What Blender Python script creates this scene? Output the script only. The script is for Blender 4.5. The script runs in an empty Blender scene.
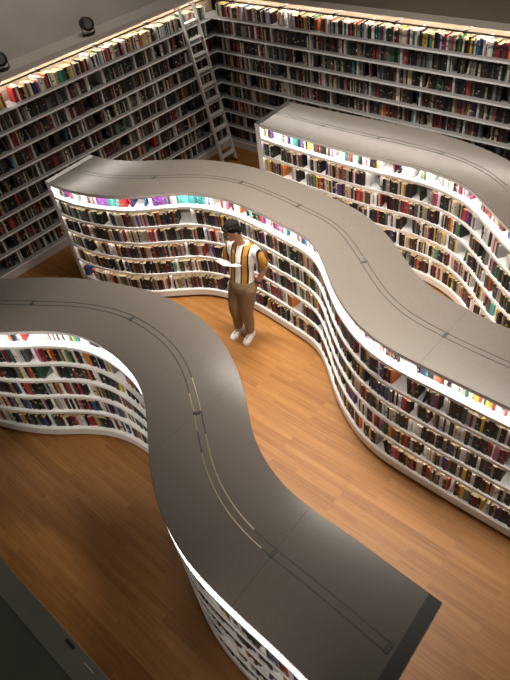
import bpy, bmesh, math, random
from mathutils import Vector, Matrix
from mathutils.bvhtree import BVHTree

SC = bpy.context.scene
COL = SC.collection

# ------------------------------------------------------------------ camera
CAM_POS = Vector((0.0, 0.0, 5.2))
CAM_R = Vector((0.7498145, 0.6521714, -0.1115826))
CAM_U = Vector((-0.3939729, 0.5755641, 0.7165970))
CAM_F = Vector((-0.5315670, 0.4933542, -0.6885042))
F_PX = 601.39
cam_data = bpy.data.cameras.new('camera')
cam = bpy.data.objects.new('camera', cam_data)
COL.objects.link(cam)
m = Matrix((CAM_R, CAM_U, -CAM_F)).transposed().to_4x4()
m.translation = CAM_POS
cam.matrix_world = m
cam_data.sensor_fit = 'VERTICAL'
cam_data.sensor_height = 24.0
cam_data.lens = F_PX * 24.0 / 680.0
cam_data.clip_start = 0.05
cam_data.clip_end = 60
SC.camera = cam

# ------------------------------------------------------------------ view, world, lights
SC.view_settings.view_transform = 'Standard'
SC.view_settings.look = 'None'
SC.view_settings.gamma = 1.0
SC.view_settings.use_curve_mapping = False
SC.view_settings.exposure = 0.12

world = bpy.data.worlds.new('world')
SC.world = world
world.use_nodes = True
bg = world.node_tree.nodes['Background']
bg.inputs[0].default_value = (1.0, 0.93, 0.86, 1)
bg.inputs[1].default_value = 0.095


def spot(name, loc, target, power, angle, blend=1.0, size=0.12, color=(1, 0.9, 0.78)):
    d = bpy.data.lights.new(name, 'SPOT')
    d.energy = power
    d.spot_size = math.radians(angle)
    d.spot_blend = blend
    d.shadow_soft_size = size
    d.color = color
    o = bpy.data.objects.new(name, d)
    o.location = loc
    o.rotation_euler = (Vector(target) - Vector(loc)).to_track_quat('-Z', 'Y').to_euler()
    COL.objects.link(o)
    return o


def area(name, loc, target, power, sx, sy, color=(1, 0.92, 0.82), spread=180):
    d = bpy.data.lights.new(name, 'AREA')
    d.shape = 'RECTANGLE'
    d.size, d.size_y = sx, sy
    d.energy = power
    d.color = color
    d.spread = math.radians(spread)
    o = bpy.data.objects.new(name, d)
    o.location = loc
    o.rotation_euler = (Vector(target) - Vector(loc)).to_track_quat('-Z', 'Y').to_euler()
    COL.objects.link(o)
    return o


# linear downlights hung over the reading aisle and over the far bookcase
area('ceiling_light_aisle', (-4.2, 4.0, 4.7), (-4.15, 3.7, 0), 60, 1.8, 0.25, spread=84)
area('ceiling_light_right', (-2.0, 3.45, 4.62), (-1.9, 3.1, 0), 56, 1.6, 0.25, spread=90)
area('ceiling_light_far', (-3.3, 5.9, 5.0), (-3.3, 5.9, 0), 72, 4.0, 0.25, spread=95)

# added unseen fill that brightens the upper part of the side wall
area('wall_fill_light', (-5.9, 5.0, 6.3), (-8.3, 4.9, 3.6), 20, 4.5, 0.3, spread=70)
# added unseen fill spots below the upper floor, brightening the nearest bookcase's near face
spot('fill_spot_hollow', (-4.6, -0.5, 3.3), (-4.45, 1.45, 0.95), 190, 46)
spot('fill_spot_end', (-1.5, -0.9, 3.3), (-1.15, 0.75, 0.95), 90, 38)

# ------------------------------------------------------------------ materials
MATS = {}


def mat(name, color, rough=0.6, metallic=0.0, spec=0.5, emit=None, estr=0.0):
    if name in MATS:
        return MATS[name]
    mm = bpy.data.materials.new(name)
    mm.use_nodes = True
    b = mm.node_tree.nodes['Principled BSDF']
    b.inputs['Base Color'].default_value = (*color, 1)
    b.inputs['Roughness'].default_value = rough
    b.inputs['Metallic'].default_value = metallic
    b.inputs['Specular IOR Level'].default_value = spec
    if emit:
        b.inputs['Emission Color'].default_value = (*emit, 1)
        b.inputs['Emission Strength'].default_value = estr
    MATS[name] = mm
    return mm


def noisy(name, c1, c2, scale=6.0, rough=0.6, spec=0.5, stretch=(1, 1, 1), bump=0.0, detail=4.0, metallic=0.0):
    """principled with a low-contrast procedural mottling"""
    if name in MATS:
        return MATS[name]
    mm = mat(name, c1, rough, metallic, spec)
    nt = mm.node_tree
    b = nt.nodes['Principled BSDF']
    tc = nt.nodes.new('ShaderNodeTexCoord')
    mp = nt.nodes.new('ShaderNodeMapping')
    mp.inputs['Scale'].default_value = stretch
    nz = nt.nodes.new('ShaderNodeTexNoise')
    nz.inputs['Scale'].default_value = scale
    nz.inputs['Detail'].default_value = detail
    rp = nt.nodes.new('ShaderNodeValToRGB')
    rp.color_ramp.elements[0].position = 0.3
    rp.color_ramp.elements[1].position = 0.7
    rp.color_ramp.elements[0].color = (*c1, 1)
    rp.color_ramp.elements[1].color = (*c2, 1)
    nt.links.new(tc.outputs['Object'], mp.inputs[0])
    nt.links.new(mp.outputs[0], nz.inputs['Vector'])
    nt.links.new(nz.outputs[0], rp.inputs[0])
    nt.links.new(rp.outputs[0], b.inputs['Base Color'])
    if bump:
        bp = nt.nodes.new('ShaderNodeBump')
        bp.inputs['Strength'].default_value = bump
        bp.inputs['Distance'].default_value = 0.01
        nt.links.new(nz.outputs[0], bp.inputs['Height'])
        nt.links.new(bp.outputs[0], b.inputs['Normal'])
    return mm


def wood_floor():
    mm = mat('oak_plank_floor', (0.4, 0.2, 0.08), 0.45, 0.0, 0.3)
    nt = mm.node_tree
    b = nt.nodes['Principled BSDF']
    tc = nt.nodes.new('ShaderNodeTexCoord')
    br = nt.nodes.new('ShaderNodeTexBrick')
    br.offset = 0.37
    br.inputs['Color1'].default_value = (0.0, 0.0, 0.0, 1)
    br.inputs['Color2'].default_value = (1.0, 1.0, 1.0, 1)
    br.inputs['Mortar'].default_value = (0.5, 0.5, 0.5, 1)
    br.inputs['Scale'].default_value = 1.0
    br.inputs['Mortar Size'].default_value = 0.0
    br.inputs['Brick Width'].default_value = 0.8
    br.inputs['Row Height'].default_value = 0.058
    nt.links.new(tc.outputs['Object'], br.inputs['Vector'])
    mp = nt.nodes.new('ShaderNodeMapping')
    mp.inputs['Scale'].default_value = (0.9, 38, 1)
    nt.links.new(tc.outputs['Object'], mp.inputs[0])
    # each plank shifts its own grain
    add = nt.nodes.new('ShaderNodeVectorMath')
    add.operation = 'ADD'
    sc = nt.nodes.new('ShaderNodeVectorMath')
    sc.operation = 'SCALE'
    sc.inputs['Scale'].default_value = 13.0
    nt.links.new(br.outputs['Color'], sc.inputs[0])
    nt.links.new(mp.outputs[0], add.inputs[0])
    nt.links.new(sc.outputs[0], add.inputs[1])
    nz = nt.nodes.new('ShaderNodeTexNoise')
    nz.inputs['Scale'].default_value = 1.6
    nz.inputs['Detail'].default_value = 6
    nz.inputs['Roughness'].default_value = 0.62
    nt.links.new(add.outputs[0], nz.inputs['Vector'])
    mix = nt.nodes.new('ShaderNodeMix')
    mix.data_type = 'FLOAT'
    mix.inputs[0].default_value = 0.22
    nt.links.new(nz.outputs[0], mix.inputs[2])
    nt.links.new(br.outputs['Color'], mix.inputs[3])
    rp = nt.nodes.new('ShaderNodeValToRGB')
    cr = rp.color_ramp
    cr.elements[0].position = 0.12
    cr.elements[0].color = (0.14, 0.053, 0.0112, 1)
    cr.elements[1].position = 0.9
    cr.elements[1].color = (0.425, 0.207, 0.06, 1)
    e = cr.elements.new(0.5)
    e.color = (0.285, 0.12, 0.029, 1)
    nt.links.new(mix.outputs[0], rp.inputs[0])
    nt.links.new(rp.outputs[0], b.inputs['Base Color'])
    bp = nt.nodes.new('ShaderNodeBump')
    bp.inputs['Strength'].default_value = 0.12
    bp.inputs['Distance'].default_value = 0.004
    nt.links.new(nz.outputs[0], bp.inputs['Height'])
    nt.links.new(bp.outputs[0], b.inputs['Normal'])
    return mm


def cover_mat():
    mm = mat('book_cover', (0.5, 0.5, 0.5), 0.5)
    nt = mm.node_tree
    at = nt.nodes.new('ShaderNodeAttribute')
    at.attribute_name = 'cover'
    nt.links.new(at.outputs['Color'], nt.nodes['Principled BSDF'].inputs['Base Color'])
    return mm


M_FLOOR = wood_floor()
M_BOOK = cover_mat()
M_WHITE = noisy('white_shelf_laminate', (0.87, 0.86, 0.845), (0.9, 0.89, 0.875), 9, 0.38)
M_GREYWHITE = noisy('pale_grey_shelf_paint', (0.52, 0.505, 0.49), (0.57, 0.55, 0.535), 5, 0.5)
M_SHELFGREY = noisy('grey_shelf_board', (0.27, 0.26, 0.255), (0.31, 0.30, 0.29), 7, 0.55)
M_BACK = noisy('tan_back_board', (0.30, 0.235, 0.13), (0.35, 0.275, 0.16), 6, 0.6)
M_WALLBACK = noisy('brown_back_board', (0.24, 0.18, 0.12), (0.28, 0.21, 0.145), 6, 0.6)
M_SLAB = noisy('grey_stone_laminate_top', (0.145, 0.125, 0.108), (0.155, 0.134, 0.116), 40, 0.2, detail=6)
M_SLABSHEEN = noisy('sheen_tinted_top', (0.47, 0.45, 0.43), (0.53, 0.51, 0.49), 14, 0.36, detail=6)  # paler copy of the top: wall-light sheen put into the colour
M_SEAM = mat('dark_seam', (0.05, 0.045, 0.04), 0.7)
M_BRASS = mat('brass_inlay', (0.62, 0.52, 0.33), 0.3, 0.9)
M_DARKTRACK = mat('dark_inlay', (0.035, 0.032, 0.028), 0.45)
M_KICK = mat('dark_toe_kick', (0.03, 0.027, 0.024), 0.7)
M_ENDDARK = mat('dark_end_trim', (0.03, 0.027, 0.023), 0.6)
M_ENDSHEEN = noisy('satin_end_trim', (0.66, 0.64, 0.62), (0.72, 0.70, 0.68), 10, 0.3)  # lighter copy of the end trim, with the wall strip's reflection as colour
M_LED = mat('led_strip', (1, 1, 1), 0.5, emit=(1, 0.96, 0.9), estr=36)
M_LEDSOFT = mat('led_strip_soft', (1, 1, 1), 0.5, emit=(1, 0.95, 0.88), estr=3.2)
M_LEDAISLE = mat('led_strip_aisle', (1, 1, 1), 0.5, emit=(1, 0.96, 0.9), estr=13)
M_LEDWALL = mat('led_strip_wall', (1, 1, 1), 0.5, emit=(1, 0.93, 0.85), estr=60)
M_WALL = noisy('taupe_wall_paint', (0.37, 0.335, 0.31), (0.40, 0.365, 0.34), 2.5, 0.8)
M_WALLBROWN = noisy('dark_brown_wall_paint', (0.145, 0.11, 0.082), (0.16, 0.122, 0.092), 2.5, 0.8)
M_LEDGE = noisy('taupe_ledge_paint', (0.40, 0.355, 0.32), (0.43, 0.385, 0.35), 3, 0.75)
M_BLACK = mat('black_metal', (0.012, 0.012, 0.012), 0.45)
M_STEEL = mat('pale_grey_metal', (0.62, 0.60, 0.58), 0.4, 0.15)
M_MEZZEDGE = noisy('pale_green_grey_edge', (0.25, 0.25, 0.19), (0.29, 0.29, 0.22), 7, 0.5)
M_MEZZ = noisy('dark_green_grey_ledge', (0.125, 0.125, 0.085), (0.145, 0.145, 0.1), 7, 0.5)

# ------------------------------------------------------------------ mesh helpers


def link(name, me, parent=None):
    o = bpy.data.objects.new(name, me)
    COL.objects.link(o)
    if parent:
        o.parent = parent
    return o


def tag(o, label=None, cat=None, group=None, kind=None):
    if label:
        o['label'] = label
    if cat:
        o['category'] = cat
    if group:
        o['group'] = group
    if kind:
        o['kind'] = kind
    return o


def empty(name, loc, rz=0.0):
    o = bpy.data.objects.new(name, None)
    o.empty_display_size = 0.1
    o.location = loc
    o.rotation_euler = (0, 0, rz)
    COL.objects.link(o)
    return o


class MB:
    """collects geometry (world or local coordinates) for one mesh"""

    def __init__(self):
        self.v, self.f, self.mi, self.fc = [], [], [], []

    def add(self, verts, faces, mi=0, col=None):
        b = len(self.v)
        self.v += [tuple(p) for p in verts]
        for f in faces:
            self.f.append(tuple(i + b for i in f))
            self.mi.append(mi)
            self.fc.append(col)

    def box(self, x0, x1, y0, y1, z0, z1, mi=0, col=None, M=None):
        vs = [Vector((x, y, z)) for z in (z0, z1) for y in (y0, y1) for x in (x0, x1)]
        if M:
            vs = [M @ p for p in vs]
        self.add(vs, [(0, 2, 3, 1), (4, 5, 7, 6), (0, 1, 5, 4), (1, 3, 7, 5), (3, 2, 6, 7), (2, 0, 4, 6)], mi, col)

    def tube(self, pts, r, n=8, mi=0, cap=True, radii=None):
        pts = [Vector(p) for p in pts]
        rings = []
        up = Vector((0, 0, 1))
        for i, p in enumerate(pts):
            d = (pts[min(i + 1, len(pts) - 1)] - pts[max(i - 1, 0)]).normalized()
            a = d.cross(up)
            if a.length < 1e-3:
                a = d.cross(Vector((1, 0, 0)))
            a.normalize()
            b = a.cross(d)
            rr = radii[i] if radii else r
            rings.append([p + a * rr * math.cos(2 * math.pi * k / n) + b * rr * math.sin(2 * math.pi * k / n) for k in range(n)])
        vs = [p for rg in rings for p in rg]
        fs = []
        for i in range(len(rings) - 1):
            for k in range(n):
                k2 = (k + 1) % n
                fs.append((i * n + k, i * n + k2, (i + 1) * n + k2, (i + 1) * n + k))
        if cap:
            fs.append(tuple(range(n - 1, -1, -1)))
            fs.append(tuple((len(rings) - 1) * n + k for k in range(n)))
        self.add(vs, fs, mi)

    def strip(self, section, closed=True, caps=True, mi=0):
        """section: list of polylines of the same length, lofted one after another (closed cross-section)"""
        n, k = len(section[0]), len(section)
        vs = [p for line in section for p in line]
        fs = []
        rng = range(k) if closed else range(k - 1)
        for j in rng:
            j2 = (j + 1) % k
            for i in range(n - 1):
                fs.append((j * n + i, j * n + i + 1, j2 * n + i + 1, j2 * n + i))
        if caps and closed:
            fs.append(tuple(j * n for j in range(k)))
            fs.append(tuple(j * n + n - 1 for j in range(k - 1, -1, -1)))
        self.add(vs, fs, mi)

    def mesh(self, name, mats, smooth=False, fix=True):
        me = bpy.data.meshes.new(name)
        me.from_pydata(self.v, [], self.f)
        if not isinstance(mats, (list, tuple)):
            mats = [mats]
        for x in mats:
            me.materials.append(x)
        me.polygons.foreach_set('material_index', self.mi)
        if any(c is not None for c in self.fc):
            at = me.attributes.new('cover', 'FLOAT_COLOR', 'CORNER')
            data = []
            for p, c in zip(me.polygons, self.fc):
                c = c or (0.5, 0.5, 0.5)
                data += [c[0], c[1], c[2], 1.0] * p.loop_total
            at.data.foreach_set('color', data)
        if fix:
            bm = bmesh.new()
            bm.from_mesh(me)
            bmesh.ops.recalc_face_normals(bm, faces=bm.faces)
            bm.to_mesh(me)
            bm.free()
        if smooth:
            me.polygons.foreach_set('use_smooth', [True] * len(me.polygons))
        me.update()
        return me

    def build(self, name, mats, parent=None, smooth=False, fix=True):
        return link(name, self.mesh(name, mats, smooth, fix), parent)


def localize(mb, origin):
    o = Vector(origin)
    mb.v = [tuple(Vector(p) - o) for p in mb.v]


# ------------------------------------------------------------------ curves


class Curve:
    """smooth plan curve, resampled evenly; n points towards the inside of the bookcase"""

    def __init__(self, pts, side, ds=0.06, smooth=5):
        P = [Vector((x, y)) for x, y in pts]
        dense = []
        for i in range(len(P) - 1):
            p0, p1, p2, p3 = P[max(i - 1, 0)], P[i], P[i + 1], P[min(i + 2, len(P) - 1)]
            for k in range(12):
                t = k / 12
                dense.append(0.5 * ((2 * p1) + (p2 - p0) * t + (2 * p0 - 5 * p1 + 4 * p2 - p3) * t * t + (3 * p1 - p0 - 3 * p2 + p3) * t ** 3))
        dense.append(P[-1])
        self.p = self._res(dense, ds)
        for _ in range(smooth):
            q = self.p
            self.p = [q[0]] + [(q[i - 1] + q[i] * 2 + q[i + 1]) / 4 for i in range(1, len(q) - 1)] + [q[-1]]
        self.p = self._res(self.p, ds)
        self.n = len(self.p)
        self.side = side
        self.s = [0.0]
        for i in range(1, self.n):
            self.s.append(self.s[-1] + (self.p[i] - self.p[i - 1]).length)
        self.L = self.s[-1]

    @staticmethod
    def _res(pts, ds):
        s = [0.0]
        for i in range(1, len(pts)):
            s.append(s[-1] + (pts[i] - pts[i - 1]).length)
        n = max(2, int(round(s[-1] / ds)) + 1)
        out, j = [], 0
        for k in range(n):
            t = s[-1] * k / (n - 1)
            while j < len(s) - 2 and s[j + 1] < t:
                j += 1
            w = (t - s[j]) / max(1e-9, s[j + 1] - s[j])
            out.append(pts[j].lerp(pts[j + 1], min(1, max(0, w))))
        return out

    def at(self, s):
        s = min(max(s, 0), self.L)
        i = min(int(s / self.L * (self.n - 1)), self.n - 2)
        w = (s - self.s[i]) / (self.s[i + 1] - self.s[i])
        return self.p[i].lerp(self.p[i + 1], w)

    def tan(self, s):
        e = 0.05
        return (self.at(min(s + e, self.L)) - self.at(max(s - e, 0))).normalized()

    def nrm(self, s):
        t = self.tan(s)
        return Vector((-t.y, t.x)) * self.side

    def curv(self, s):
        a, b = self.tan(max(s - 0.08, 0)), self.tan(min(s + 0.08, self.L))
        d = (b - a) / 0.16
        return d.dot(self.nrm(s))          # >0: bends towards the inside (inner side is shorter)

    def line(self, off, z, s0=0.0, s1=None):
        s1 = self.L if s1 is None else s1
        k = max(2, int((s1 - s0) / 0.06) + 1)
        out = []
        for i in range(k):
            s = s0 + (s1 - s0) * i / (k - 1)
            p = self.at(s) + self.nrm(s) * off
            out.append(Vector((p.x, p.y, z)))
        return out


# ------------------------------------------------------------------ setting
XL, YB = -7.937, 7.528            # front planes of the wall bookcases
DEP = 0.30
mb = MB()
mb.box(-8.6, 2.6, -3.0, 8.2, -0.08, 0.0)
tag(mb.build('floor', M_FLOOR), 'warm oak plank floor', kind='structure')
mb = MB()
mb.box(XL - DEP - 0.35, XL - DEP - 0.2, -3.0, YB + DEP + 0.35, 0.0, 5.6)
tag(mb.build('wall_left', M_WALL), kind='structure')
mb = MB()
mb.box(XL - DEP - 0.2, 2.6, YB + DEP + 0.2, YB + DEP + 0.35, 0.0, 5.6)
mb.box(XL - DEP - 0.2, 2.6, YB + 0.13, YB + DEP + 0.2, 2.6355, 5.6)
tag(mb.build('wall_back', M_WALLBROWN), kind='structure')
# cornices over the wall bookcases
CF = 0.11
mb = MB()
mb.box(XL - DEP - 0.2, XL - CF, 0.3, YB + DEP + 0.2, 2.56, 2.635)
tag(mb.build('trim_1', M_LEDGE), kind='structure')
mb = MB()
mb.box(XL - CF, 0.0, YB + CF, YB + DEP + 0.2, 2.56, 2.635)
tag(mb.build('trim_2', M_LEDGE), kind='structure')
# edge of the upper floor the photograph is taken from
mb = MB()
sec = []
for (y, z) in ((-0.04, 3.80), (0.009, 3.80), (0.0125, 3.7985), (0.014, 3.795), (0.014, 3.5), (-2.6, 3.5), (-2.6, 3.795), (-0.04, 3.795)):
    sec.append([Vector((-8.2, y, z)), Vector((2.4, y, z))])
mb.strip(sec)
mb.mi = [1 if k in (5, 6, 7) else 0 for k in range(len(mb.f))]
mezz = tag(mb.build('trim_3', [M_MEZZEDGE, M_MEZZ]), kind='structure')

# ------------------------------------------------------------------ books
PAL = {
    'black': [(0.006, 0.006, 0.007), (0.011, 0.010, 0.010), (0.018, 0.017, 0.018)],
    'brown': [(0.07, 0.035, 0.018), (0.10, 0.055, 0.03), (0.05, 0.028, 0.02)],
    'white': [(0.74, 0.72, 0.68), (0.66, 0.64, 0.6), (0.8, 0.78, 0.76)],
    'cream': [(0.55, 0.45, 0.30), (0.50, 0.40, 0.27)],
    'red': [(0.42, 0.02, 0.02), (0.32, 0.015, 0.025), (0.5, 0.045, 0.03)],
    'maroon': [(0.14, 0.012, 0.02), (0.18, 0.02, 0.03)],
    'orange': [(0.60, 0.18, 0.03), (0.55, 0.13, 0.025)],
    'yellow': [(0.66, 0.46, 0.05), (0.6, 0.4, 0.08)],
    'green': [(0.03, 0.13, 0.05), (0.06, 0.2, 0.08), (0.02, 0.07, 0.04)],
    'blue': [(0.02, 0.04, 0.2), (0.03, 0.09, 0.3), (0.015, 0.025, 0.09)],
    'teal': [(0.04, 0.24, 0.24), (0.1, 0.4, 0.36)],
    'purple': [(0.16, 0.025, 0.26), (0.22, 0.05, 0.3)],
    'pink': [(0.6, 0.1, 0.25), (0.55, 0.18, 0.3)],
    'grey': [(0.16, 0.155, 0.15), (0.25, 0.24, 0.23), (0.1, 0.1, 0.1)],
}
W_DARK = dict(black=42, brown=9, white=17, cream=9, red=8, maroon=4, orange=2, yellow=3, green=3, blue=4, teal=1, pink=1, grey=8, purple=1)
W_LIT = dict(black=12, brown=4, white=38, cream=8, red=9, maroon=2, orange=4, yellow=6, green=5, blue=6, teal=4, pink=3, grey=5, purple=4)  # whiter mix: overexposure of the lit row is put into the colours
W_WALL = dict(black=50, brown=15, white=5, cream=9, red=3, maroon=5, orange=1, yellow=1, green=2, blue=1, grey=13, teal=0.5)  # darker mix: the weak light on the wall is put into the colours
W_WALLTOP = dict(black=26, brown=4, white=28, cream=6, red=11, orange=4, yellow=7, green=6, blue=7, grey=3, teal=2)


class Row:
    def __init__(self, curve, s0, s1, z, setback, weights, rng, case, tier, hmax=0.20, hmin=0.15, gap=0.09, dividers=(), runs=None):
        self.__dict__.update(locals())


BOOKS = []   # dicts


def pick(rng, w):
    k = rng.choices(list(w), weights=list(w.values()))[0]
    return k, rng.choice(PAL[k])


def fill_row(c, s0, s1, z, setback, w, rng, case, tier, hmin, hmax, dmax, divs, gap=0.10, sequence=None):
    """books from s0 to s1 between dividers"""
    edges = [s0 - 0.02] + [d for d in divs if s0 < d < s1] + [s1 + 0.02]
    for bay in range(len(edges) - 1):
        a, b = edges[bay] + 0.024, edges[bay + 1] - 0.024
        s = a + rng.random() * 0.01
        k_in = 0
        prev = None
        run = 0
        name = colr = None
        th = h = dd = 0
        while s < b - 0.02:
            if run <= 0:
                r = rng.random()
                if prev is not None and r < gap:
                    s += rng.choice((0.03, 0.05, 0.08, 0.14))
                    prev = None
                    if s > b - 0.05:
                        break
                    lean = rng.choice((-1, 1)) * math.radians(rng.uniform(4, 13))
                else:
                    lean = 0.0
                name, colr = pick(rng, w)
                if sequence:
                    q = sequence(s, rng)
                    if q:
                        name = q
                        colr = rng.choice(PAL[q])
                th = rng.choice((rng.uniform(0.012, 0.022), rng.uniform(0.016, 0.034)))
                h = rng.uniform(hmin, hmax)
                dd = rng.uniform(0.11, dmax)
                run = rng.choice((1, 1, 1, 1, 1, 1, 1, 1, 2, 2)) if lean == 0 else 1
            else:
                lean = 0.0
            run -= 1
            kap = max(c.curv(min(max(s + q, 0), c.L)) for q in (-0.05, 0.0, 0.05, 0.1)) if c.n > 30 else 0.0
            fac = max(0.4, 1 - 1.12 * kap * (dd + setback + 0.014)) if kap > 0 else 1.0
            step = (th + 0.0012) / fac
            extra = abs(math.sin(lean)) * h
            if s + step + extra > b:
                break
            sm = s + step / 2 + (extra if lean < 0 else 0.0)
            hh = h * rng.uniform(0.985, 1.0)
            jit = rng.uniform(0.6, 1.25)
            bcol = tuple(min(0.85, q * jit) for q in colr)
            sb = (0.012 if case == 'front' and tier and s > 0.62 * c.L else setback) + rng.uniform(0.0, 0.014)
            band = None
            if rng.random() < 0.32:
                bc = (0.32, 0.29, 0.25) if sum(colr) < 0.9 else (0.05, 0.04, 0.04)
                if rng.random() < 0.3:
                    bc = rng.choice(PAL[rng.choice(('red', 'yellow', 'white', 'cream'))])
                z0 = rng.uniform(0.2, 0.62)
                band = (z0, z0 + rng.uniform(0.05, 0.16), bc)
            p = c.at(sm) + c.nrm(sm) * sb
            t = c.tan(sm)
            BOOKS.append(dict(p=Vector((p.x, p.y, z)), t=t, n=c.nrm(sm), th=th, h=hh, d=dd, col=bcol, name=name, lean=lean,
                              band=band, prev=prev, case=case, tier=tier, bay=bay, k=k_in))
            prev = name
            k_in += 1
            s += step + extra
    return


def book_matrix(b):
    t = Vector((b['t'].x, b['t'].y, 0))
    n = Vector((b['n'].x, b['n'].y, 0))
    M = Matrix((t, n, Vector((0, 0, 1)))).transposed().to_4x4()
    M.translation = b['p']
    if b['lean']:
        hl = b['th'] / 2
        piv = -hl if b['lean'] < 0 else hl
        # turn about the lower corner so that the book rests on the shelf
        M = M @ Matrix.Translation((piv, 0, 0)) @ Matrix.Rotation(b['lean'], 4, 'Y') @ Matrix.Translation((-piv, 0, 0))
    return M


PAGE = (0.40, 0.30, 0.165)


def book_simple(mb, b):
    M = book_matrix(b)
    x, h, d = b['th'] / 2, b['h'], b['d']
    vs = [M @ Vector(p) for p in ((-x, 0, 0), (x, 0, 0), (x, d, 0), (-x, d, 0), (-x, 0, h), (x, 0, h), (x, d, h), (-x, d, h))]
    mb.add(vs, [(0, 1, 5, 4), (1, 2, 6, 5), (3, 0, 4, 7)], 0, b['col'])
    mb.add(vs[4:], [(0, 1, 2, 3)], 0, PAGE)
    if b['band']:
        z0, z1, c = b['band']
        mb.add([M @ Vector(p) for p in ((-x * .9, -0.0008, z0 * h), (x * .9, -0.0008, z0 * h), (x * .9, -0.0008, z1 * h), (-x * .9, -0.0008, z1 * h))], [(0, 1, 2, 3)], 0, c)


def book_full(mb, b):
    """covers, rounded spine, page block, title band - in the book's own frame"""
    x, h, d, c = b['th'] / 2, b['h'], b['d'], b['col']
    cv = min(0.0025, x * 0.3)
    mb.box(-x, -x + cv, 0.002, d, 0, h, 0, c)
    mb.box(x - cv, x, 0.002, d, 0, h, 0, c)
    mb.box(-x + cv, x - cv, 0.004, d - 0.004, 0.003, h - 0.004, 0, PAGE)
    k = 5
    lo, hi, bl, bh = [], [], [], []
    for i in range(k + 1):
        a = math.pi * i / k
        px, py = -x * math.cos(a), 0.003 - 0.003 * math.sin(a)
        lo.append(Vector((px, py, 0)))
        hi.append(Vector((px, py, h)))
        if b['band']:
            bl.append(Vector((px * 0.97, py - 0.0007, b['band'][0] * h)))
            bh.append(Vector((px * 0.97, py - 0.0007, b['band'][1] * h)))
    vs = lo + hi + [Vector((-x, 0.005, 0)), Vector((x, 0.005, 0)), Vector((-x, 0.005, h)), Vector((x, 0.005, h))]
    m_ = k + 1
    fs = [(i, i + 1, m_ + i + 1, m_ + i) for i in range(k)]
    fs.append(tuple(range(k, -1, -1)) + (2 * m_, 2 * m_ + 1))
    fs.append(tuple(range(m_, 2 * m_)) + (2 * m_ + 3, 2 * m_ + 2))
    fs.append((2 * m_, 2 * m_ + 1, 2 * m_ + 3, 2 * m_ + 2))
    mb.add(vs, fs, 0, c)
    if b['band']:
        mb.add(bl + bh, [(i, i + 1, m_ + i + 1, m_ + i) for i in range(k)], 0, b['band'][2])


# ------------------------------------------------------------------ wavy bookcases
TOP = 1.62
BOARD_Z = [1.39, 1.14, 0.90, 0.65, 0.40]       # undersides of the boards
PLINTH = 0.135


def divider_positions(L0, L1, rng, step):
    out = []
    s = L0 + rng.uniform(0.25, 0.95) * step
    while s < L1 - 0.2:
        out.append(s)
        s += step * rng.uniform(0.75, 1.2)
    return out


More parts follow.
